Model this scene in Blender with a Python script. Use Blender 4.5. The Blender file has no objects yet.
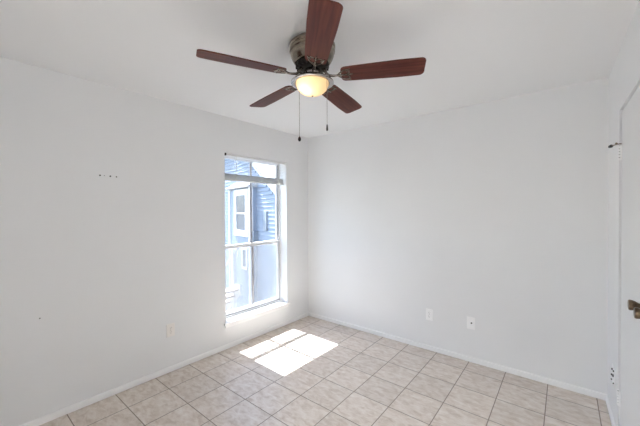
import bpy, bmesh, math, random
from mathutils import Vector, Matrix
random.seed(7)
SC = bpy.context.scene
COL = SC.collection

# ------------------------------------------------------------------ camera
CAM = Vector((2.5202, -0.8453, 1.4592))
YAW, PITCH, ROLL = math.radians(-38.854), math.radians(-0.605), math.radians(-0.278)
fw = Vector((math.sin(YAW)*math.cos(PITCH), math.cos(YAW)*math.cos(PITCH), math.sin(PITCH)))
rt = Vector((math.cos(YAW), -math.sin(YAW), 0))
up = rt.cross(fw)
r2 = rt*math.cos(ROLL) + up*math.sin(ROLL)
u2 = up*math.cos(ROLL) - rt*math.sin(ROLL)
cd = bpy.data.cameras.new('camera'); cam = bpy.data.objects.new('camera', cd); COL.objects.link(cam)
cd.sensor_width = 36; cd.lens = 304.04*36/640; cd.clip_start = 0.02; cd.clip_end = 200
cam.matrix_world = Matrix(((r2.x, u2.x, -fw.x, CAM.x), (r2.y, u2.y, -fw.y, CAM.y), (r2.z, u2.z, -fw.z, CAM.z), (0, 0, 0, 1)))
SC.camera = cam

# ------------------------------------------------------------------ sky, sun, exposure
SC.view_settings.view_transform = 'Standard'
SC.view_settings.look = 'None'
SC.view_settings.gamma = 1
SC.view_settings.use_curve_mapping = False
SC.view_settings.exposure = 1.36
SC.cycles.max_bounces = 16
SC.cycles.diffuse_bounces = 12
SC.cycles.glossy_bounces = 6
SC.cycles.transmission_bounces = 8
SC.cycles.transparent_max_bounces = 16
SC.cycles.sample_clamp_indirect = 6
SC.cycles.use_denoising = True
SUN_ELEV = math.radians(63.0)
SUN_TILT = -0.03
HALL_FILL = 125.0                                                                   # strength of the added fill lamp, unseen behind the viewer
w = bpy.data.worlds.new('sky'); SC.world = w; w.use_nodes = True
nt = w.node_tree
bg = nt.nodes['Background']
sk = nt.nodes.new('ShaderNodeTexSky'); sk.sky_type = 'NISHITA'; sk.sun_disc = False
sk.sun_elevation = SUN_ELEV; sk.sun_rotation = math.radians(270)
nt.links.new(sk.outputs[0], bg.inputs[0]); bg.inputs[1].default_value = 0.36
sl = bpy.data.lights.new('sun', 'SUN'); so = bpy.data.objects.new('sun', sl); COL.objects.link(so)
sl.energy = 12.5; sl.angle = math.radians(0.53); sl.color = (0.93, 0.97, 1.0)
sd = Vector((math.cos(SUN_ELEV), SUN_TILT*math.cos(SUN_ELEV), -math.sin(SUN_ELEV)))
so.rotation_euler = sd.to_track_quat('-Z', 'Y').to_euler(); so.location = (-4, 1.5, 8)

# ------------------------------------------------------------------ helpers
def link(name, bm, mat, parent=None, smooth=False):
    me = bpy.data.meshes.new(name)
    bmesh.ops.recalc_face_normals(bm, faces=bm.faces)
    bm.to_mesh(me); bm.free()
    if smooth:
        for p in me.polygons: p.use_smooth = True
        try: me.set_sharp_from_angle(angle=math.radians(40))
        except Exception: pass
    me.materials.append(mat)
    o = bpy.data.objects.new(name, me); COL.objects.link(o)
    if parent: o.parent = parent
    return o
def box(bm, a, b, bev=0.0, M=None):
    a, b = Vector(a), Vector(b)
    r = bmesh.ops.create_cube(bm, size=1)
    vs = r['verts']
    for v in vs:
        v.co = Vector((a[i] + (v.co[i]+.5)*(b[i]-a[i]) for i in range(3)))
    if bev:
        es = list({e for v in vs for e in v.link_edges})
        rr = bmesh.ops.bevel(bm, geom=es, offset=bev, segments=2, affect='EDGES', profile=.5)
        vs = list({v for f in rr['faces'] for v in f.verts} | {v for v in vs if v.is_valid})
    if M is not None:
        for v in vs: v.co = M @ v.co
    return vs
def tube(bm, pts, rad, n=10, cap=True):
    """a round bar along pts; rad a number or one radius per point"""
    pts = [Vector(p) for p in pts]
    rads = rad if isinstance(rad, (list, tuple)) else [rad]*len(pts)
    rings = []
    ref = None
    for i, p in enumerate(pts):
        t = (pts[min(i+1, len(pts)-1)] - pts[max(i-1, 0)]).normalized()
        if ref is None: ref = Vector((0, 0, 1)) if abs(t.z) < .9 else Vector((1, 0, 0))
        s = t.cross(ref).normalized(); q = s.cross(t).normalized(); ref = q
        rings.append([bm.verts.new(p + rads[i]*(s*math.cos(2*math.pi*k/n) + q*math.sin(2*math.pi*k/n))) for k in range(n)])
    for a, b in zip(rings, rings[1:]):
        for k in range(n): bm.faces.new((a[k], a[(k+1) % n], b[(k+1) % n], b[k]))
    if cap:
        bm.faces.new(rings[0][::-1]); bm.faces.new(rings[-1])
def lathe(bm, prof, n=48, M=None, a0=0.0):
    """prof: list of (r, z); spun about local z"""
    rings = []
    for r, z in prof:
        if r < 1e-6: rings.append([bm.verts.new((0, 0, z))])
        else: rings.append([bm.verts.new((r*math.cos(a0+2*math.pi*k/n), r*math.sin(a0+2*math.pi*k/n), z)) for k in range(n)])
    for a, b in zip(rings, rings[1:]):
        if len(a) == 1 and len(b) == 1: continue
        for k in range(n):
            k2 = (k+1) % n
            if len(a) == 1: bm.faces.new((a[0], b[k2], b[k]))
            elif len(b) == 1: bm.faces.new((a[k], a[k2], b[0]))
            else: bm.faces.new((a[k], a[k2], b[k2], b[k]))
    vs = [v for r in rings for v in r]
    if M is not None:
        for v in vs: v.co = M @ v.co
    return vs
def prism(bm, pts, h0, h1, axis='z'):
    lo, hi = [], []
    for a, b in pts:
        if axis == 'z': lo.append(bm.verts.new((a, b, h0))); hi.append(bm.verts.new((a, b, h1)))
        elif axis == 'x': lo.append(bm.verts.new((h0, a, b))); hi.append(bm.verts.new((h1, a, b)))
        else: lo.append(bm.verts.new((a, h0, b))); hi.append(bm.verts.new((a, h1, b)))
    n = len(pts)
    bm.faces.new(lo[::-1]); bm.faces.new(hi)
    for k in range(n): bm.faces.new((lo[k], lo[(k+1) % n], hi[(k+1) % n], hi[k]))
def empty(name, M):
    o = bpy.data.objects.new(name, None); COL.objects.link(o); o.matrix_world = M; o.empty_display_size = .1
    return o
def tag(o, label=None, cat=None, group=None, kind=None):
    if label: o['label'] = label
    if cat: o['category'] = cat
    if group: o['group'] = group
    if kind: o['kind'] = kind
    return o

# ------------------------------------------------------------------ materials
def mat(name, rgb, rough=.5, metal=0.0, spec=.5):
    m = bpy.data.materials.new(name); m.use_nodes = True
    b = m.node_tree.nodes['Principled BSDF']
    b.inputs['Base Color'].default_value = (*rgb, 1); b.inputs['Roughness'].default_value = rough
    b.inputs['Metallic'].default_value = metal; b.inputs['Specular IOR Level'].default_value = spec
    return m
def N(m, t, **kw):
    n = m.node_tree.nodes.new(t)
    for k, v in kw.items(): setattr(n, k, v)
    return n
def L(m, a, b): m.node_tree.links.new(a, b)
def bsdf(m): return m.node_tree.nodes['Principled BSDF']
def bump(m, scale, strength, dist=.002, detail=2):
    tc = N(m, 'ShaderNodeTexCoord'); no = N(m, 'ShaderNodeTexNoise'); bu = N(m, 'ShaderNodeBump')
    no.inputs['Scale'].default_value = scale; no.inputs['Detail'].default_value = detail
    bu.inputs['Strength'].default_value = strength; bu.inputs['Distance'].default_value = dist
    L(m, tc.outputs['Object'], no.inputs['Vector']); L(m, no.outputs['Fac'], bu.inputs['Height']); L(m, bu.outputs['Normal'], bsdf(m).inputs['Normal'])
def vary(m, c1, c2, scale, detail=3, stretch=(1, 1, 1)):
    tc = N(m, 'ShaderNodeTexCoord'); mp = N(m, 'ShaderNodeMapping'); no = N(m, 'ShaderNodeTexNoise'); cr = N(m, 'ShaderNodeValToRGB')
    mp.inputs['Scale'].default_value = stretch
    no.inputs['Scale'].default_value = scale; no.inputs['Detail'].default_value = detail
    cr.color_ramp.elements[0].position = .3; cr.color_ramp.elements[1].position = .7
    cr.color_ramp.elements[0].color = (*c1, 1); cr.color_ramp.elements[1].color = (*c2, 1)
    L(m, tc.outputs['Object'], mp.inputs['Vector']); L(m, mp.outputs[0], no.inputs['Vector']); L(m, no.outputs['Fac'], cr.inputs['Fac']); L(m, cr.outputs['Color'], bsdf(m).inputs['Base Color'])
    return m

M_WALL = vary(mat('wall_paint', (.82, .825, .83), .75, spec=.25), (.81, .815, .82), (.83, .835, .84), 1.5); bump(M_WALL, 220, .12, .001)
M_CEIL = mat('ceiling_paint', (.83, .835, .84), .9, spec=.1); bump(M_CEIL, 160, .25, .002)
M_TRIM = vary(mat('trim_gloss_white', (.90, .90, .90), .35), (.89, .89, .89), (.91, .91, .91), 3)
M_DOOR = vary(mat('door_semi_gloss_white', (.78, .785, .79), .4), (.77, .775, .785), (.79, .795, .80), 2)
M_PLATE = vary(mat('outlet_plastic', (.80, .78, .76), .35), (.86, .83, .80), (.88, .85, .82), 30)
M_PLATE2 = vary(mat('white_plastic', (.84, .84, .84), .35), (.92, .92, .92), (.94, .94, .94), 30)
M_BLACK = vary(mat('black_plastic', (.012, .012, .012), .5), (.01, .01, .01), (.02, .02, .02), 40)
M_HOLE = vary(mat('dark_hole', (.03, .028, .026), .9), (.02, .02, .02), (.045, .04, .035), 300)
M_BRONZE = vary(mat('aged_bronze', (.16, .115, .075), .32, 1.0), (.10, .07, .045), (.24, .17, .11), 60)
M_NICKEL = vary(mat('brushed_nickel', (.42, .39, .37), .22, 1.0), (.38, .355, .335), (.46, .43, .41), 40)
M_PEWTER = vary(mat('antique_pewter', (.25, .21, .17), .24, 1.0), (.19, .16, .125), (.32, .275, .225), 25)
M_IRON = vary(mat('dark_bronze_iron', (.2, .17, .14), .25, 1.0), (.13, .11, .09), (.34, .30, .26), 45)
M_DARKMETAL = vary(mat('dark_motor_metal', (.03, .026, .022), .5, .6), (.02, .018, .016), (.05, .042, .036), 60)
M_BLIND = vary(mat('blind_slats', (.74, .74, .73), .5), (.72, .72, .71), (.76, .76, .75), 20)
M_CORD = vary(mat('blind_cord', (.75, .74, .70), .8), (.7, .69, .65), (.8, .79, .75), 90)
M_WIN = vary(mat('window_painted_metal', (.82, .82, .83), .35), (.81, .81, .82), (.83, .83, .84), 8)
M_GASKET = vary(mat('window_track_grey', (.22, .22, .23), .6), (.19, .19, .2), (.25, .25, .26), 30)
M_MUNTIN = vary(mat('muntin_grey', (.42, .42, .45), .5), (.4, .4, .43), (.44, .44, .47), 30)

# walnut blades: streaks along local x
M_WOOD = mat('walnut_blade', (.1, .04, .03), .42, spec=.14)
tc = N(M_WOOD, 'ShaderNodeTexCoord'); mp = N(M_WOOD, 'ShaderNodeMapping'); mp.inputs['Scale'].default_value = (2.2, 42, 20)
no = N(M_WOOD, 'ShaderNodeTexNoise'); no.inputs['Scale'].default_value = 1.0; no.inputs['Detail'].default_value = 5; no.inputs['Distortion'].default_value = .6
cr = N(M_WOOD, 'ShaderNodeValToRGB')
cr.color_ramp.elements[0].position = .3; cr.color_ramp.elements[0].color = (.06, .014, .010, 1)
cr.color_ramp.elements[1].position = .72; cr.color_ramp.elements[1].color = (.155, .042, .028, 1)
L(M_WOOD, tc.outputs['Object'], mp.inputs['Vector']); L(M_WOOD, mp.outputs[0], no.inputs['Vector']); L(M_WOOD, no.outputs['Fac'], cr.inputs['Fac']); L(M_WOOD, cr.outputs['Color'], bsdf(M_WOOD).inputs['Base Color'])

# thin clear glass
M_GLASS = bpy.data.materials.new('window_glass'); M_GLASS.use_nodes = True
g = M_GLASS.node_tree; g.nodes.remove(g.nodes['Principled BSDF'])
tr = g.nodes.new('ShaderNodeBsdfTransparent'); gl = g.nodes.new('ShaderNodeBsdfGlossy'); mx = g.nodes.new('ShaderNodeMixShader'); 
tr.inputs[0].default_value = (.97, .98, .98, 1); gl.inputs['Roughness'].default_value = .02; mx.inputs[0].default_value = .05
g.links.new(tr.outputs[0], mx.inputs[1]); g.links.new(gl.outputs[0], mx.inputs[2]); g.links.new(mx.outputs[0], g.nodes['Material Output'].inputs[0])
# insect screen: fine mesh, too fine to model wire by wire
M_SCREEN = bpy.data.materials.new('screen_mesh'); M_SCREEN.use_nodes = True
g = M_SCREEN.node_tree; g.nodes.remove(g.nodes['Principled BSDF'])
tr = g.nodes.new('ShaderNodeBsdfTransparent'); df = g.nodes.new('ShaderNodeBsdfDiffuse'); tl = g.nodes.new('ShaderNodeBsdfTranslucent'); m1 = g.nodes.new('ShaderNodeMixShader'); m2 = g.nodes.new('ShaderNodeMixShader')
df.inputs[0].default_value = (.35, .35, .36, 1); tl.inputs[0].default_value = (.28, .28, .285, 1)
m1.inputs[0].default_value = .5; m2.inputs[0].default_value = .26
g.links.new(df.outputs[0], m1.inputs[1]); g.links.new(tl.outputs[0], m1.inputs[2]); g.links.new(tr.outputs[0], m2.inputs[1]); g.links.new(m1.outputs[0], m2.inputs[2]); g.links.new(m2.outputs[0], g.nodes['Material Output'].inputs[0])
# frosted glass of the lamp bowl
M_BOWL = bpy.data.materials.new('frosted_glass_bowl'); M_BOWL.use_nodes = True
g = M_BOWL.node_tree; pb = g.nodes['Principled BSDF']
pb.inputs['Base Color'].default_value = (.85, .79, .68, 1); pb.inputs['Roughness'].default_value = .25
tl = g.nodes.new('ShaderNodeBsdfTranslucent'); tl.inputs[0].default_value = (1.0, .90, .72, 1); mx = g.nodes.new('ShaderNodeMixShader'); mx.inputs[0].default_value = .7
g.links.new(pb.outputs[0], mx.inputs[1]); g.links.new(tl.outputs[0], mx.inputs[2]); g.links.new(mx.outputs[0], g.nodes['Material Output'].inputs[0])

# floor tile (12 in. grid, grout lines on multiples of TS)
TS = 0.301677
M_TILE = mat('ceramic_floor_tile', (.6, .55, .5), .3)
def floor_material(m):
    tc = N(m, 'ShaderNodeTexCoord'); sep = N(m, 'ShaderNodeSeparateXYZ'); L(m, tc.outputs['Object'], sep.inputs[0])
    def math_(op, a, b=None):
        n = N(m, 'ShaderNodeMath', operation=op)
        for i, v in enumerate((a, b)):
            if v is None: continue
            if isinstance(v, (int, float)): n.inputs[i].default_value = v
            else: L(m, v, n.inputs[i])
        return n.outputs[0]
    def cell(c):
        u = math_('DIVIDE', c, TS)
        f = math_('FRACT', math_('ADD', u, 100.0))
        d = math_('MULTIPLY', math_('MINIMUM', f, math_('SUBTRACT', 1.0, f)), TS)     # metres to the nearest grout line
        return math_('FLOOR', u), d
    iu, du = cell(sep.outputs[0]); iv, dv = cell(sep.outputs[1])
    d = math_('MINIMUM', du, dv)
    mr = N(m, 'ShaderNodeMapRange', interpolation_type='SMOOTHSTEP'); L(m, d, mr.inputs[0])
    mr.inputs[1].default_value = .0022; mr.inputs[2].default_value = .0040
    comb = N(m, 'ShaderNodeCombineXYZ'); L(m, iu, comb.inputs[0]); L(m, iv, comb.inputs[1])
    wn = N(m, 'ShaderNodeTexWhiteNoise', noise_dimensions='2D'); L(m, comb.outputs[0], wn.inputs['Vector'])
    # every tile shows another cut of the same veined print
    vm = N(m, 'ShaderNodeVectorMath', operation='MULTIPLY_ADD'); L(m, wn.outputs['Color'], vm.inputs[0]); vm.inputs[1].default_value = (9, 9, 9); L(m, tc.outputs['Object'], vm.inputs[2])
    mp = N(m, 'ShaderNodeMapping'); L(m, vm.outputs[0], mp.inputs['Vector']); mp.inputs['Scale'].default_value = (1, 1.9, 1)
    n1 = N(m, 'ShaderNodeTexNoise'); n1.inputs['Scale'].default_value = 14; n1.inputs['Detail'].default_value = 6; n1.inputs['Roughness'].default_value = .62; n1.inputs['Distortion'].default_value = .5
    L(m, mp.outputs[0], n1.inputs['Vector'])
    cr = N(m, 'ShaderNodeValToRGB'); L(m, n1.outputs['Fac'], cr.inputs['Fac'])
    e = cr.color_ramp.elements
    e[0].position = .28; e[0].color = TILE_D; e[1].position = .72; e[1].color = TILE_L
    x = e.new(.5); x.color = TILE_M
    hs = N(m, 'ShaderNodeHueSaturation'); L(m, cr.outputs['Color'], hs.inputs['Color'])
    vr = N(m, 'ShaderNodeMapRange'); L(m, wn.outputs['Value'], vr.inputs[0]); vr.inputs[3].default_value = .95; vr.inputs[4].default_value = 1.05
    L(m, vr.outputs[0], hs.inputs['Value'])
    mx = N(m, 'ShaderNodeMix', data_type='RGBA'); L(m, mr.outputs[0], mx.inputs[0]); mx.inputs[6].default_value = GROUT; L(m, hs.outputs['Color'], mx.inputs[7])
    b = bsdf(m); L(m, mx.outputs[2], b.inputs['Base Color'])
    rr = N(m, 'ShaderNodeMapRange'); L(m, mr.outputs[0], rr.inputs[0]); rr.inputs[3].default_value = .9; rr.inputs[4].default_value = .30; L(m, rr.outputs[0], b.inputs['Roughness'])
    mr2 = N(m, 'ShaderNodeMapRange', interpolation_type='SMOOTHSTEP'); L(m, d, mr2.inputs[0]); mr2.inputs[1].default_value = .001; mr2.inputs[2].default_value = .006
    ad = math_('ADD', mr2.outputs[0], math_('MULTIPLY', n1.outputs['Fac'], .12))
    bu = N(m, 'ShaderNodeBump'); bu.inputs['Strength'].default_value = .35; bu.inputs['Distance'].default_value = .002; L(m, ad, bu.inputs['Height']); L(m, bu.outputs[0], b.inputs['Normal'])
TILE_D, TILE_M, TILE_L, GROUT = (.52, .425, .35, 1), (.68, .602, .532, 1), (.79, .735, .68, 1), (.29, .24, .20, 1)
floor_material(M_TILE)

# ------------------------------------------------------------------ the room
H = 2.44
C0 = Vector((-0.2272, 2.3059, 0)); C1 = Vector((2.7743, 2.2958, 0))          # floor corners left-back and right-back
dl = Vector((math.sin(-0.01407), -math.cos(-0.01407), 0))                     # along the left wall, towards the viewer
db = Vector((math.cos(-0.00337), math.sin(-0.00337), 0))                      # along the back wall, to the right
dr = Vector((math.sin(0.01532), -math.cos(0.01532), 0))                       # along the right wall, towards the viewer
def frame(o, d, n):                                                           # local x along, y into the room, z up
    return Matrix(((d.x, n.x, 0, o.x), (d.y, n.y, 0, o.y), (0, 0, 1, 0), (0, 0, 0, 1)))
FL = frame(C0, dl, Vector((-dl.y, dl.x, 0)))
FB = frame(C0, db, Vector((db.y, -db.x, 0)))
FR = frame(C1, dr, Vector((dr.y, -dr.x, 0)))
LEN = 3.75                                                                    # length of the side walls
F0 = FL @ Vector((LEN, 0, 0)); F1 = FR @ Vector((LEN, 0, 0))
df_ = (F1-F0).normalized()
FF = frame(F0, df_, Vector((-df_.y, df_.x, 0)))
WB = (C1-C0).length; WF = (F1-F0).length
def tagS(o): o['kind'] = 'structure'; return o
def place(o, F): o.matrix_world = F; return o

T = 0.17
# window opening in the left wall
WX0, WX1, WZ0, WZ1 = 0.407, 1.300, 0.268, 2.062
bm = bmesh.new()
box(bm, (-.2, -T, -.25), (WX0, 0, H+.1)); box(bm, (WX1, -T, -.25), (LEN+.2, 0, H+.1))
box(bm, (WX0, -T, -.25), (WX1, 0, WZ0)); box(bm, (WX0, -T, WZ1), (WX1, 0, H+.1))
tagS(place(link('wall_left', bm, M_WALL), FL))
bm = bmesh.new(); box(bm, (-.2, -T, -.25), (WB+.2, 0, H+.1)); tagS(place(link('wall_back', bm, M_WALL), FB))
# closet opening in the right wall
DX0, DX1, DZ = 0.5575, 2.163, 2.052
bm = bmesh.new()
box(bm, (-.2, -.12, -.25), (DX0, 0, H+.1)); box(bm, (DX1, -.12, -.25), (LEN+.2, 0, H+.1)); box(bm, (DX0, -.12, DZ), (DX1, 0, H+.1))
box(bm, (-.2, -.75, -.25), (DX1+.2, -.65, H+.1)); box(bm, (-.2, -.65, -.25), (-.1, -.12, H+.1)); box(bm, (DX1+.1, -.65, -.25), (DX1+.2, -.12, H+.1))   # the closet behind
box(bm, (-.1, -.65, 2.35), (DX1+.1, -.12, H+.1))
tagS(place(link('wall_right', bm, M_WALL), FR))
# front wall, behind the viewer, with an open doorway added to let the fill light in
EX0, EX1, EZ = 1.95, 2.76, 2.05
bm = bmesh.new()
box(bm, (-.2, -.12, -.25), (EX0, 0, H+.1)); box(bm, (EX1, -.12, -.25), (WF+.2, 0, H+.1)); box(bm, (EX0, -.12, EZ), (EX1, 0, H+.1))
tagS(place(link('wall_front', bm, M_WALL), FF))
# unseen hall added beyond that doorway to hold the fill lamp
bm = bmesh.new()
box(bm, (EX0-1.2, -1.5, -.25), (EX1+.6, -1.4, H+.1)); box(bm, (EX0-1.3, -1.5, -.25), (EX0-1.2, -.12, H+.1)); box(bm, (EX1+.6, -1.5, -.25), (EX1+.7, -.12, H+.1))
tagS(place(link('wall_added_hall', bm, M_WALL), FF))

HLX = (EX0+EX1)/2-.15
hl = tag(empty('hall_fill_light', FF @ Matrix.Translation((HLX, -.75, H))), 'added fill lamp, round and white, unseen in the hall behind the doorway', 'fill light')  # lamp added out of view to give the room an even fill
bm = bmesh.new(); lathe(bm, [(0, 0), (.16, 0), (.17, -.01), (.17, -.03), (.16, -.035), (0, -.035)], 32); link('base', bm, M_TRIM, hl, True)
bm = bmesh.new(); lathe(bm, [(.15, -.036), (.14, -.07), (.10, -.095), (.05, -.108), (0, -.11)], 32)
M_FILLGLOW = bpy.data.materials.new('fill_glow'); M_FILLGLOW.use_nodes = True; bsdf(M_FILLGLOW).inputs['Emission Color'].default_value = (.95, .98, 1, 1); bsdf(M_FILLGLOW).inputs['Emission Strength'].default_value = HALL_FILL
link('fill_diffuser', bm, M_FILLGLOW, hl, True)

bm = bmesh.new(); box(bm, (-.45, -3.2, -.1), (3.75, 2.5, 0)); tagS(link('floor', bm, M_TILE))
bm = bmesh.new(); box(bm, (-.45, -3.2, H), (3.75, 2.5, H+.12)); tagS(link('ceiling', bm, M_CEIL))

def skirting(name, F, x0, x1):
    bm = bmesh.new()
    prof = [(0.0, .004), (.011, .004), (.011, .040), (.0095, .047), (.005, .051), (0.0, .052)]
    lo = [bm.verts.new((x0, a, b)) for a, b in prof]; hi = [bm.verts.new((x1, a, b)) for a, b in prof]
    n = len(prof)
    for k in range(n): bm.faces.new((lo[k], lo[(k+1) % n], hi[(k+1) % n], hi[k]))
    bm.faces.new(lo[::-1]); bm.faces.new(hi)
    return tagS(place(link(name, bm, M_TRIM), F))
skirting('baseboard_left', FL, 0, LEN); skirting('baseboard_back', FB, 0, WB); skirting('baseboard_right', FR, 0, DX0-.06); skirting('baseboard_front', FF, 0, EX0)

# ------------------------------------------------------------------ window
win = tagS(empty('window_1', FL @ Matrix.Translation(((WX0+WX1)/2, 0, WZ0))))
def wpart(name, bm, m, parent=win, smooth=False):
    """mesh given in left-wall coordinates"""
    Mi = Matrix.Translation((-(WX0+WX1)/2, 0, -WZ0))
    for v in bm.verts: v.co = Mi @ v.co
    return link(name, bm, m, parent, smooth)
FD0, FD1 = -.168, -.118                                                       # outer and inner face of the metal frame
bm = bmesh.new()
FWD = .022
box(bm, (WX0, FD0, WZ0), (WX0+FWD, FD1, WZ1), .002); box(bm, (WX1-FWD, FD0, WZ0), (WX1, FD1, WZ1), .002)
box(bm, (WX0+FWD, FD0, WZ1-.014), (WX1-FWD, FD1, WZ1), .002); box(bm, (WX0+FWD, FD0, WZ0), (WX1-FWD, FD1, WZ0+.030), .002)
wfr = wpart('window_frame', bm, M_WIN)
bm = bmesh.new()                                                              # dark track slots beside the sashes
box(bm, (WX0+FWD, -.141, WZ0+.03), (WX0+FWD+.007, -.121, WZ1-FWD)); box(bm, (WX1-FWD-.007, -.141, WZ0+.03), (WX1-FWD, -.121, WZ1-FWD))
box(bm, (WX0+FWD, -.134, WZ0+.030), (WX1-FWD, -.121, WZ0+.040))
tk = wpart('sash_track', bm, M_GASKET, wfr)
XM = (WX0+WX1)/2
ZR = 1.052
def sash(name, x0, x1, z0, z1, y0, y1, st, bot, top):
    bm = bmesh.new()
    box(bm, (x0, y0, z0), (x0+st, y1, z1), .003); box(bm, (x1-st, y0, z0), (x1, y1, z1), .003)
    box(bm, (x0+st, y0, z0), (x1-st, y1, z0+bot), .003); box(bm, (x0+st, y0, z1-top), (x1-st, y1, z1), .003)
    s = wpart(name, bm, M_WIN)
    ym = (y0+y1)/2
    bm = bmesh.new(); box(bm, (x0+st, ym-.002, z0+bot), (x1-st, ym+.002, z1-top)); wpart('glass_pane', bm, M_GLASS, s)
    bm = bmesh.new(); box(bm, (XM-.016, ym+.003, z0+bot), (XM+.016, ym+.010, z1-top), .001); wpart('muntin', bm, M_MUNTIN, s)
    return s
XA, XB = WX0+FWD+.007, WX1-FWD-.007
low = sash('lower_sash', XA, XB, WZ0+.040, ZR+.020, -.141, -.120, .022, .035, .040)
uppr = sash('upper_sash', WX0+FWD, WX1-FWD, ZR-.022, WZ1-.014, -.165, -.144, .024, .042, .020)
bm = bmesh.new()                                                              # latch on the meeting rail
box(bm, (XM-.022, -.139, ZR+.020), (XM+.022, -.125, ZR+.027), .002); box(bm, (XM-.006, -.137, ZR+.027), (XM+.03, -.129, ZR+.034), .002)
wpart('sash_lock', bm, M_NICKEL, low)
bm = bmesh.new(); box(bm, (WX0+FWD, -.1665, WZ0+.03), (WX1-FWD, -.1655, ZR)); wpart('insect_screen', bm, M_SCREEN)
bm = bmesh.new()                                                              # stool with horns, thin apron below
box(bm, (WX0-.028, 0, WZ0-.012), (WX1+.028, .028, WZ0+.012), .004); box(bm, (WX0, -.118, WZ0-.0), (WX1, 0.004, WZ0+.012))
box(bm, (WX0-.01, 0, WZ0-.045), (WX1+.01, .010, WZ0-.012), .003)
wpart('window_sill', bm, M_TRIM)

# ------------------------------------------------------------------ raised mini blind inside the opening
bl = tag(empty('window_blind', FL @ Matrix.Translation((XM, -.045, WZ1))), 'raised white mini blind with dangling cords hung in the window opening', 'blind')
def bpart(name, bm, m, parent=bl):
    Mi = Matrix.Translation((-XM, .045, -WZ1))
    for v in bm.verts: v.co = Mi @ v.co
    return link(name, bm, m, parent)
BX0, BX1 = WX0+.012, WX1-.012
bm = bmesh.new(); box(bm, (BX0, -.058, WZ1-.020), (BX1, -.030, WZ1-.001), .002); hr = bpart('headrail', bm, M_BLIND)
bm = bmesh.new(); box(bm, (WX1-.024, -.029, WZ1-.026), (WX1-.001, -.001, WZ1-.001), .002); bpart('bracket', bm, M_DARKMETAL, hr)['label'] = 'dark mounting bracket'
bm = bmesh.new(); box(bm, (WX0+.001, -.060, WZ1-.030), (BX0+.004, -.026, WZ1-.001), .002); bpart('bracket', bm, M_BLIND, hr)
def slat(bm, z, tilt):
    n = 4; w_ = .0125
    a, b = [], []
    for k in range(n+1):
        t = -1+2*k/n
        y = -.045 + t*w_*math.cos(tilt); zz = z + t*w_*math.sin(tilt) + .002*(1-t*t)
        a.append((y, zz))
    lo = [bm.verts.new((BX0+.004, y, zz)) for y, zz in a] + [bm.verts.new((BX0+.004, y, zz-.0005)) for y, zz in a[::-1]]
    hi = [bm.verts.new((BX1-.004, y, zz)) for y, zz in a] + [bm.verts.new((BX1-.004, y, zz-.0005)) for y, zz in a[::-1]]
    m_ = len(lo)
    for k in range(m_): bm.faces.new((lo[k], lo[(k+1) % m_], hi[(k+1) % m_], hi[k]))
    bm.faces.new(lo[::-1]); bm.faces.new(hi)
bm = bmesh.new()
for k in range(9): slat(bm, WZ1-.046-k*.0195, math.radians(-14))
bpart('open_slats', bm, M_BLIND)
bm = bmesh.new()
for k in range(22): slat(bm, 1.793+k*.0027, 0)
bpart('slat_stack', bm, M_BLIND)
bm = bmesh.new(); box(bm, (BX0+.002, -.058, 1.776), (BX1-.002, -.032, 1.792), .003); bpart('bottom_rail', bm, M_BLIND)
for x in (WX0+.135, WX1-.165):
    bm = bmesh.new()
    for y in (-.0585, -.0305): tube(bm, [(x, y, WZ1-.02), (x, y, 1.780)], .0016, 6)
    bpart('ladder_cord', bm, M_CORD)
bm = bmesh.new(); tube(bm, [(WX1-.165, -.026, WZ1-.02), (WX1-.166, -.026, 1.40), (WX1-.165, -.026, .95)], .0013, 6); bpart('lift_cord', bm, M_CORD)
bm = bmesh.new(); tube(bm, [(WX0+.112, -.024, WZ1-.02), (WX0+.111, -.024, 1.5), (WX0+.112, -.024, 1.07)], .0035, 8); bpart('tilt_wand', bm, M_CORD)

# ------------------------------------------------------------------ closet doors in the right wall
def casing():
    bm = bmesh.new()
    cw, th = .057, .007
    for x in (DX0-cw, DX1):
        box(bm, (x, 0, 0.002), (x+cw, th, DZ+cw), .003)
    box(bm, (DX0, 0, DZ), (DX1, th, DZ+cw), .003)
    return tagS(place(link('trim_1', bm, M_DOOR), FR))
casing()
DW = (DX1-DX0)/2
def knob(parent, x):
    bm = bmesh.new()
    Mk = Matrix.Translation((x, -.004, 0)) @ Matrix.Rotation(math.radians(-90), 4, 'X')
    lathe(bm, [(0, 0), (.027, 0), (.027, .003), (.022, .008), (.011, .011), (.0095, .026), (.012, .034), (.018, .043), (.0215, .052), (.0225, .060), (.020, .0645), (.010, .0655), (0, .0655)], 28, Mk)
    o = link('knob', bm, M_BRONZE, parent, True); o.location.z = 1.045; o['label'] = 'aged bronze door knob'
def hinge(parent, x, z):
    bm = bmesh.new()
    for k in range(5):
        lathe(bm, [(0, 0), (.0068, 0), (.0068, .0152), (0, .0152)], 14, Matrix.Translation((x, .006, z-.0445+k*.0178)))
    lathe(bm, [(0, 0), (.0045, .001), (.004, .006), (0, .007)], 12, Matrix.Translation((x, .006, z+.0445)))
    box(bm, (x-.022, -.001, z-.0445), (x-.003, .0025, z+.0445)) ; box(bm, (x+.003, -.0045, z-.0445), (x+.018, .0015, z+.0445))
    h = link('hinge', bm, M_TRIM, parent, True)
    bm = bmesh.new(); lathe(bm, [(0, -.044), (.0035, -.044), (.0035, .044), (0, .044)], 10, Matrix.Translation((x, .006, z))); link('pin', bm, M_DARKMETAL, h)
    return h
def closet_door(name, x0, x1, hx, kx):
    root = tagS(empty(name, FR @ Matrix.Translation((0, 0, 0))))
    bm = bmesh.new(); box(bm, (x0, -.039, .012), (x1, -.004, DZ-.006), .002); link('door_panel', bm, M_DOOR, root)
    for z in (.300, 1.795): hinge(root, hx, z)
    knob(root, kx)
    return root
XMID = (DX0+DX1)/2
closet_door('door_1', DX0+.004, XMID-.0015, DX0+.002, 1.2957)
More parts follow.
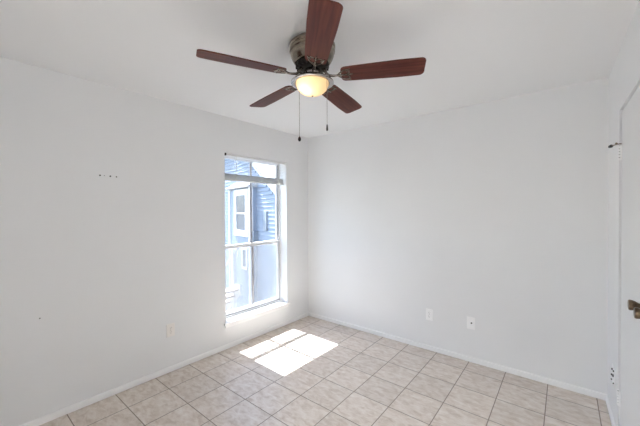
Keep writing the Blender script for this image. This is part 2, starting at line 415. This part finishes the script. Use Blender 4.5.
closet_door('door_2', XMID+.0015, DX1-.004, DX1-.002, 1.4250)

# hinge pin stop on the top hinge of the nearer-to-corner door
st = tag(empty('door_stop', FR @ Matrix.Translation((DX0+.002, .006, 1.8465))), 'small bronze hinge-pin door stop with black bumper above top closet hinge', 'door stop')
bm = bmesh.new(); lathe(bm, [(.004, 0), (.010, 0), (.010, .005), (.004, .005)], 14); box(bm, (-.012, .006, .0), (.012, .018, .005), .001); link('ring', bm, M_BRONZE, st)
bm = bmesh.new(); tube(bm, [(-.010, .012, .003), (-.03, .020, .004), (-.052, .028, .004)], .003, 8); rod = link('rod', bm, M_BRONZE, st)
bm = bmesh.new(); tube(bm, [(-.052, .028, .004), (-.058, .030, .004), (-.075, .036, .003)], [.004, .010, .008], 12); b1 = link('bumper', bm, M_BLACK, st); b1['label'] = 'black rubber bumper'
bm = bmesh.new(); tube(bm, [(.010, .014, .003), (.022, .016, .003)], .003, 8); tube(bm, [(.022, .016, .003), (.032, .017, .003)], [.007, .006], 12); link('bumper', bm, M_BRONZE, st)

# ------------------------------------------------------------------ ceiling fan
FX, FY = 1.3672, 0.5209
fan = tag(empty('ceiling_fan', Matrix.Translation((FX, FY, H))), 'five-bladed dark walnut ceiling fan with pewter housing and lit glass bowl', 'ceiling fan')
def Z(prof): return [(r, z-H) for r, z in prof]
bm = bmesh.new()
lathe(bm, Z([(0, 2.44), (.105, 2.44), (.106, 2.428), (.118, 2.424), (.131, 2.420), (.1345, 2.414), (.1345, 2.402), (.131, 2.398), (.131, 2.394), (.1335, 2.391), (.1325, 2.378), (.128, 2.374), (.127, 2.368),
             (.1275, 2.364), (.124, 2.350), (.117, 2.334), (.108, 2.320), (.103, 2.314), (.095, 2.311), (0, 2.311)]), 56)
hs = link('motor_housing', bm, M_PEWTER, fan, True)
bm = bmesh.new()                                                               # dark vented underside of the motor
lathe(bm, Z([(0, 2.3085), (.094, 2.3085), (.094, 2.300), (.086, 2.288), (.070, 2.280), (.052, 2.277), (0, 2.277)]), 40)
for k in range(20):
    a = 2*math.pi*k/20
    box(bm, (.070, -.004, 2.284-H), (.098, .004, 2.306-H), .001, Matrix.Rotation(a, 4, 'Z'))
link('flywheel', bm, M_DARKMETAL, fan, True)
bm = bmesh.new(); lathe(bm, Z([(0, 2.2768), (.044, 2.2768), (.047, 2.272), (.047, 2.248), (.043, 2.244), (.043, 2.238), (0, 2.238)]), 36); link('switch_housing', bm, M_NICKEL, fan, True)
bm = bmesh.new(); lathe(bm, Z([(.03, 2.2375), (.052, 2.2375), (.075, 2.233), (.105, 2.220), (.120, 2.209), (.1255, 2.203), (.125, 2.198), (.116, 2.1945), (.100, 2.197), (.098, 2.2045), (.09, 2.214), (.05, 2.228), (.03, 2.231)]), 56)
link('light_pan', bm, M_NICKEL, fan, True)
bm = bmesh.new()
R_, D_ = .095, .071
prof = [(R_, 2.203)] + [(R_*math.cos(t), 2.198 - D_*math.sin(t)) for t in [math.radians(x) for x in (0, 8, 16, 24, 32, 40, 48, 56, 64, 72, 79, 85)]] + [(0, 2.198-D_)]
inn = [(max(r-.004, 0), z+.004) for r, z in prof][::-1]
lathe(bm, Z(prof + inn), 56)
bowl = link('glass_bowl', bm, M_BOWL, fan, True); bowl['label'] = 'glowing frosted cream glass bowl'
bm = bmesh.new(); lathe(bm, Z([(0, 2.1275), (.007, 2.1275), (.007, 2.1245), (.004, 2.121), (0, 2.120)]), 16); link('finial', bm, M_NICKEL, bowl, True)
cr_ = Vector((math.cos(YAW), -math.sin(YAW), 0)); cf_ = Vector((math.sin(YAW), math.cos(YAW), 0))
pl = bpy.data.lights.new('bulb', 'POINT'); pl.energy = .17; pl.color = (1.0, .84, .64); pl.shadow_soft_size = .022
po = bpy.data.objects.new('bulb', pl); COL.objects.link(po); po.parent = fan
po.location = Vector((0, 0, 2.170-H)) - cr_*.028 - cf_*.03

# blades: local x outwards, y along the turn, pitched 12 degrees
def blade_outline():
    r0, r1 = .168, .633
    pts = []
    def w_(x): return .0575 + (.0685-.0575)*min(1, (x-r0)/.30)
    def arc(cx, cy, r, a0, a1, n=7):
        for k in range(n+1):
            a = math.radians(a0+(a1-a0)*k/n); pts.append((cx+r*math.cos(a), cy+r*math.sin(a)))
    rc = .026
    arc(r1-rc-.004, w_(r1)-rc, rc, 80, 4); arc(r1-rc-.004, -w_(r1)+rc, rc, -4, -80)
    for k in range(1, 8): x = r1-.06-(r1-.06-r0-.03)*k/8; pts.append((x, -w_(x)))
    arc(r0+.028, -w_(r0)+.028, .028, -96, -165); arc(r0+.028, w_(r0)-.028, .028, 165, 96)
    for k in range(1, 8): x = r0+.03+(r1-.06-r0-.03)*k/8; pts.append((x, w_(x)))
    return pts
def iron(bm):
    """curved arm with a pierced scroll plate under the blade root, blade coordinates"""
    zt = -.0045
    # scroll plate: rim ring and ribs
    for s in (-1, 1):
        tube(bm, [(.150, s*.004, zt), (.166, s*.020, zt), (.186, s*.036, zt), (.205, s*.040, zt), (.218, s*.030, zt), (.216, s*.014, zt), (.204, s*.006, zt)], .0042, 8)
        tube(bm, [(.205, s*.040, zt), (.224, s*.045, zt)], [.0042, .003], 8)
        lathe(bm, [(0, -.004), (.004, -.004), (.005, -.001), (.005, .001), (0, .001)], 10, Matrix.Translation((.206, s*.030, zt-.003)))
    tube(bm, [(.150, 0, zt), (.180, 0, zt-.001), (.235, 0, zt)], [.006, .0042, .003], 8)
    lathe(bm, [(0, -.004), (.004, -.004), (.005, -.001), (.005, .001), (0, .001)], 10, Matrix.Translation((.188, 0, zt-.004)))
PH = math.radians(27.34)
ZB = 2.236
TILT = Vector((0, 0, 1)).rotation_difference(Vector((-.0191, .0273, 1))).to_matrix().to_4x4()      # the rotor hangs a little out of level
pitch = math.radians(-12)
blade0 = None
for k in range(5):
    Mb = Matrix.Translation((0, 0, ZB-H)) @ TILT @ Matrix.Rotation(PH+2*math.pi*k/5, 4, 'Z') @ Matrix.Rotation(pitch, 4, 'X')
    if blade0 is None:
        bm = bmesh.new(); prism(bm, blade_outline(), -.003, .003)
        bmesh.ops.bevel(bm, geom=[e for e in bm.edges if abs(e.verts[0].co.z-e.verts[1].co.z) < 1e-6], offset=.0015, segments=1, affect='EDGES')
        blade0 = link('blade', bm, M_WOOD, fan); b = blade0
        bm = bmesh.new(); iron(bm)
        R0 = Matrix.Rotation(-pitch, 4, 'X')
        pts = [R0 @ Vector(p) for p in ((.062, 0, .046), (.072, 0, .036), (.083, 0, .014), (.098, 0, .000), (.118, 0, -.004))] + [Vector((.136, 0, -.006)), Vector((.154, 0, -.005))]
        tube(bm, pts, [.010, .010, .008, .0075, .007, .0065, .006], 10)
        iron0 = link('blade_iron', bm, M_IRON, b, True)
    else:
        b = blade0.copy(); COL.objects.link(b); b.parent = fan
        i2 = iron0.copy(); COL.objects.link(i2); i2.parent = b
    b.matrix_local = Mb
# pull chains
def chain(px, z0, z1, fob):
    bm = bmesh.new()
    tube(bm, [(px.x, px.y, z0-H), (px.x, px.y, z1-H)], .0010, 6)
    n = int((z0-z1)/.006)
    for q in range(n):
        z = z0-H-.003-q*.006
        vs = bmesh.ops.create_icosphere(bm, subdivisions=1, radius=.0019)['verts']
        for v in vs: v.co += Vector((px.x, px.y, z))
    c = link('pull_chain', bm, M_DARKCHAIN, fan)
    bm = bmesh.new(); lathe(bm, fob, 16, Matrix.Translation((px.x, px.y, z1-H))); link('fob', bm, M_DARKMETAL, c, True)
M_DARKCHAIN = vary(mat('chain_bronze', (.2, .17, .14), .4, .8), (.16, .13, .1), (.25, .21, .18), 80)
chain(cr_*-.082 + cf_*.075, 2.236, 1.905, [(0, .003), (.003, .002), (.007, -.004), (.0095, -.012), (.009, -.020), (.005, -.026), (0, -.028)])
chain(cr_*.083 - cf_*.088, 2.214, 1.932, [(0, .002), (.004, .001), (.0045, -.010), (.0055, -.020), (.0055, -.030), (.003, -.033), (0, -.034)])

# ------------------------------------------------------------------ outlets and wall plates
def plate_base(root, m):
    bm = bmesh.new(); box(bm, (-.036, 0, -.0585), (.036, .0065, .0585), .003); return link('cover_plate', bm, m, root)
def duplex(F, x, z, label, m, group=None):
    root = tag(empty('power_outlet', F @ Matrix.Translation((x, 0, z))), label, 'outlet', group)
    pb_ = plate_base(root, m)
    for s in (-1, 1):
        bm = bmesh.new()
        pts = [(.0165*math.cos(a), .0145*max(-.85, min(.85, math.sin(a)))) for a in [2*math.pi*k/20 for k in range(20)]]
        prism(bm, [(a, b+s*.0195) for a, b in pts], .005, .0085, 'y')
        rc = link('receptacle', bm, m, root)
        bm = bmesh.new()
        box(bm, (-.0075, .0082, s*.0195+.000), (-.0055, .0089, s*.0195+.009)); box(bm, (.0055, .0082, s*.0195+.001), (.0075, .0089, s*.0195+.008)); box(bm, (-.002, .0082, s*.0195-.009), (.002, .0089, s*.0195-.005))
        link('slots', bm, M_HOLE, rc)
    bm = bmesh.new(); lathe(bm, [(0, 0), (.0035, 0), (.003, .0015), (0, .0018)], 12, Matrix.Translation((0, .0058, 0)) @ Matrix.Rotation(math.radians(-90), 4, 'X')); link('screw', bm, M_NICKEL, pb_)
    return root
duplex(FL, 1.871, .379, 'cream duplex power outlet low on the left wall near the window', M_PLATE)
duplex(FB, 1.660, .371, 'white duplex power outlet low on the back wall, nearer the window corner', M_PLATE2)
cp = tag(empty('cable_outlet', FB @ Matrix.Translation((2.054, 0, .374))), 'white cable wall plate with black center jack on back wall', 'wall plate')
cpb = plate_base(cp, M_PLATE2)
bm = bmesh.new(); Mx = Matrix.Translation((.006, .0055, .003)) @ Matrix.Rotation(math.radians(-90), 4, 'X')
lathe(bm, [(0, 0), (.0075, 0), (.0075, .003), (.0048, .0035), (.0048, .012), (0, .012)], 6, Mx); link('jack', bm, M_BLACK, cp)['label'] = 'black threaded cable jack'
for s in (-1, 1):
    bm = bmesh.new(); lathe(bm, [(0, 0), (.0035, 0), (.003, .0015), (0, .0018)], 12, Matrix.Translation((0, .0058, s*.042)) @ Matrix.Rotation(math.radians(-90), 4, 'X'))
    link('screw', bm, M_PLATE2, cpb)

# ------------------------------------------------------------------ nail and screw holes with torn paint rims
def hole(F, x, z, r, label, group=None):
    o = empty('screw_hole', F @ Matrix.Translation((x, 0, z)))
    tag(o, label, 'screw hole', group)
    bm = bmesh.new(); Mh = Matrix.Rotation(math.radians(-90), 4, 'X')
    n = 14
    prof = [(r*1.45, 0), (r*1.3, .0012), (r*1.0, .0014), (r*.98, .0004)]
    lathe(bm, prof, n, Mh); link('rim', bm, M_WALL, o)
    bm = bmesh.new(); lathe(bm, [(r*.98, .0003), (r*.5, .0008), (0, .0009)], n, Mh); link('plug', bm, M_HOLE, o)
HX = [2.390, 2.362, 2.322, 2.280]; HZ = [1.732, 1.732, 1.7305, 1.7295]; HR = [.0062, .003, .0062, .0052]
HN = ['dark screw hole on left wall, farthest left of a row of four', 'faint smaller screw hole, second from the left in a wall row of four',
      'dark screw hole, third from the left in a left wall row of four', 'dark screw hole on left wall, nearest the window in a row of four']
for x, z, r, t in zip(HX, HZ, HR, HN): hole(FL, x, z, r, t, 'row of screw holes on the left wall')
hole(FL, 2.744, .728, .0042, 'lone small nail hole low on the left wall, left of the outlet')

jp = tag(empty('jack_plate', FR @ Matrix.Translation((.335, 0, .340))), 'white wall plate with black jacks low on the right wall, by closet trim', 'wall plate')
bm = bmesh.new(); box(bm, (-.057, 0, -.0575), (.057, .005, .0575), .0022); link('cover_plate', bm, M_PLATE2, jp)
for x, z, r in ((-.022, .034, .006), (.043, .046, .0055), (-.043, -.012, .0065), (.024, .008, .009), (-.045, -.046, .005), (.046, -.034, .004)):
    bm = bmesh.new(); z = max(min(z, .046), -.046)
    lathe(bm, [(0, .0048), (r, .0048), (r, .0105), (r*.7, .0115), (0, .0115)], 12, Matrix.Translation((x, 0, z)) @ Matrix.Rotation(math.radians(-90), 4, 'X')); link('jack', bm, M_BLACK, jp, True)

# ------------------------------------------------------------------ outside
M_SIDING = vary(mat('pale_blue_siding', (.21, .25, .31), .6), (.19, .235, .30), (.23, .265, .325), 2)
M_XTRIM = vary(mat('exterior_white_trim', (.62, .62, .62), .5), (.60, .60, .60), (.64, .64, .64), 4)
M_ROOF = vary(mat('light_grey_shingles', (.3, .3, .3), .9), (.26, .26, .265), (.34, .335, .335), 6, 4, (1, 4, 4))
M_XGLASS = vary(mat('neighbor_glass', (.10, .12, .15), .2, spec=.12), (.09, .11, .14), (.11, .13, .16), 3)
M_GROUND = vary(mat('yard_gravel', (.15, .145, .14), .9), (.12, .115, .11), (.17, .165, .16), 1.2, 5)
M_STAIR = vary(mat('weathered_stair_wood', (.42, .33, .29), .8), (.36, .28, .25), (.47, .38, .33), 5, 4, (8, 1, 1))
M_XGREY = vary(mat('dark_grey_metal', (.12, .13, .16), .5), (.15, .18, .22), (.19, .22, .26), 9)
GZ = -2.75
bm = bmesh.new(); box(bm, (-40, -25, GZ-.2), (-.6, 40, GZ)); tagS(link('ground', bm, M_GROUND))

nh = tag(empty('neighbor_house', Matrix.Translation((-3.40, 3.83, GZ)) @ Matrix.Rotation(math.radians(-14), 4, 'Z')), 'pale blue lap-sided house with white trim seen through the window', 'house')
# house coordinates: x along its front, y into it, z above the room floor
def hpart(name, bm, m, parent=nh):
    for v in bm.verts: v.co -= Vector((0, 0, GZ))
    return link(name, bm, m, parent)
BD = .17                                                                       # how far the bay stands out
def rake(x): return 2.74 - .664*(x+.373) if x > -1.6 else 3.555 - .664*(-1.6-x)
S0, S1 = -4.4, 2.3
prof = [(S0, GZ), (S1, GZ), (S1, rake(S1)), (-1.6, rake(-1.6)), (S0, rake(S0))]
bm = bmesh.new(); prism(bm, prof, BD, BD+4, 'y'); hpart('wall_body', bm, M_SIDING)
def laps(bm, along, z, ztop, face):
    """overlapping boards; along(z) -> span at that height; face(u, d, z) -> point, d out of the wall"""
    while z < ztop:
        u0, u1 = along(z+.09)
        if u1-u0 > .02:
            v = [bm.verts.new(face(u, d, zz)) for u in (u0, u1) for d, zz in ((0, z), (.025, z), (.004, z+.095), (0, z+.095))]
            for a in ((0, 1, 2, 3), (7, 6, 5, 4), (0, 4, 5, 1), (1, 5, 6, 2), (2, 6, 7, 3)): bm.faces.new([v[k] for k in a])
        z += .095
def gspan(z): return (-1.6-(3.50-z)/.664, -1.6+(3.50-z)/.664) if z < 3.5 else (0, 0)
bm = bmesh.new(); laps(bm, lambda z: (max(S0, gspan(z)[0]), min(S1, gspan(z)[1])), GZ, 3.5, lambda u, d, z: (u, BD-d, z)); hpart('gable_siding', bm, M_SIDING)
for sg in (-1, 1):
    bm = bmesh.new()
    x0, x1 = -1.6, (S1+.1 if sg > 0 else S0-.1)
    f = lambda x: 3.555 - .664*abs(x+1.6)
    prism(bm, [(x0, f(x0)-.03), (x1, f(x1)-.03), (x1, f(x1)+.06), (x0, f(x0)+.06)], BD-.06, BD-.022, 'y'); hpart('rake_board', bm, M_XTRIM)
    bm = bmesh.new(); prism(bm, [(x0, f(x0)+.062), (x1, f(x1)+.062), (x1, f(x1)+.11), (x0, f(x0)+.11)], BD-.10, BD+4.1, 'y'); hpart('roof_slope', bm, M_ROOF)
# the bay with its white-framed window
BX_0, BX_1, BT = -1.38, 0.0, 2.02
bm = bmesh.new(); box(bm, (BX_0, .0, GZ), (BX_1, BD, BT)); hpart('bay_body', bm, M_SIDING)
bm = bmesh.new(); laps(bm, lambda z: (BX_0+.07, BX_1-.075), GZ, BT-.1, lambda u, d, z: (u, -.35*d, z)); hpart('bay_siding', bm, M_SIDING)
bm = bmesh.new(); box(bm, (BX_1-.075, -.028, GZ), (BX_1+.012, .06, BT), .004); hpart('corner_board', bm, M_XTRIM)
bm = bmesh.new(); box(bm, (BX_0-.012, -.028, GZ), (BX_0+.07, .06, BT), .004); hpart('corner_board', bm, M_XTRIM)
bm = bmesh.new(); prism(bm, [(-.10, BT), (BD-.002, BT), (BD-.002, BT+.19), (-.10, BT+.03)], BX_0-.06, BX_1+.06, 'x'); hpart('bay_roof', bm, M_ROOF)
def hwindow(x0, x1, z0, z1, t, y, rails=()):
    bm = bmesh.new(); y0, y1 = y-.045, y+.01
    box(bm, (x0, y0, z0), (x0+t, y1, z1), .004); box(bm, (x1-t, y0, z0), (x1, y1, z1), .004); box(bm, (x0+t, y0, z0), (x1-t, y1, z0+t), .004); box(bm, (x0+t, y0, z1-t), (x1-t, y1, z1), .004)
    for z in rails: box(bm, (x0+t, y0+.01, z-.02), (x1-t, y1, z+.02), .003)
    f = hpart('window', bm, M_XTRIM)
    bm = bmesh.new(); box(bm, (x0+t, y-.030, z0+t), (x1-t, y+.005, z1-t)); hpart('pane', bm, M_XGLASS, f)
hwindow(-.97, -.09, .80, 1.985, .15, 0, (1.38,))
hwindow(-.47, -.16, -.02, .52, .05, 0)
bm = bmesh.new(); box(bm, (.42, BD-.05, .98), (.58, BD+.01, 1.42), .006); hpart('shutter', bm, M_XGREY)['label'] = 'grey shuttered opening'
bm = bmesh.new(); box(bm, (BX_1, .03, .74), (BX_1+.09, .19, .95), .008); hpart('meter_box', bm, M_XGREY)

stair = tag(empty('exterior_stairs', Matrix.Translation((-4.6, 3.1, GZ))), 'wooden exterior staircase with white posts outside the lower window sash', 'stairs')
def spart(name, bm, m):
    for v in bm.verts: v.co -= Vector((-4.6, 3.1, GZ))
    return link(name, bm, m, stair)
NS = 13; SX0, SXS, SZS = -5.9, .18, .18
for k in range(NS):
    bm = bmesh.new(); x = SX0+k*SXS; box(bm, (x-.02, 2.95, GZ+(k+1)*SZS-.04), (x+.24, 3.55, GZ+(k+1)*SZS), .005); spart('tread', bm, M_STAIR)
for y in (2.90, 3.55):
    bm = bmesh.new(); prism(bm, [(SX0-.1, GZ), (SX0+.2, GZ), (SX0+NS*SXS+.1, GZ+NS*SZS-.12), (SX0+NS*SXS+.1, GZ+NS*SZS+.1), (SX0+NS*SXS-.1, GZ+NS*SZS+.1)], y, y+.05, 'y'); spart('stringer', bm, M_XTRIM)
    bm = bmesh.new(); prism(bm, [(SX0, GZ+.95), (SX0, GZ+1.03), (SX0+NS*SXS, GZ+NS*SZS+1.03), (SX0+NS*SXS, GZ+NS*SZS+.95)], y, y+.045, 'y'); spart('handrail', bm, M_XTRIM)
    for k in (0, 6, 12):
        bm = bmesh.new(); x = SX0+k*SXS; box(bm, (x-.045, y-.02, GZ), (x+.045, y+.07, GZ+(k+1)*SZS+.98), .005); spart('post', bm, M_XTRIM)

fh = tag(empty('distant_house', Matrix.Translation((-13, 22, GZ))), 'distant house with light grey shingled roof beyond the blue gable', 'house')
bm = bmesh.new(); box(bm, (-5, -9, 0), (3, 9, 4.6)); link('walls', bm, M_XTRIM, fh)
bm = bmesh.new(); prism(bm, [(-5.5, 4.45), (3.5, 4.45), (3.5, 4.6), (-1, 9.5), (-5.5, 4.6)], -9.4, 9.4, 'y'); link('roof', bm, M_ROOF, fh)
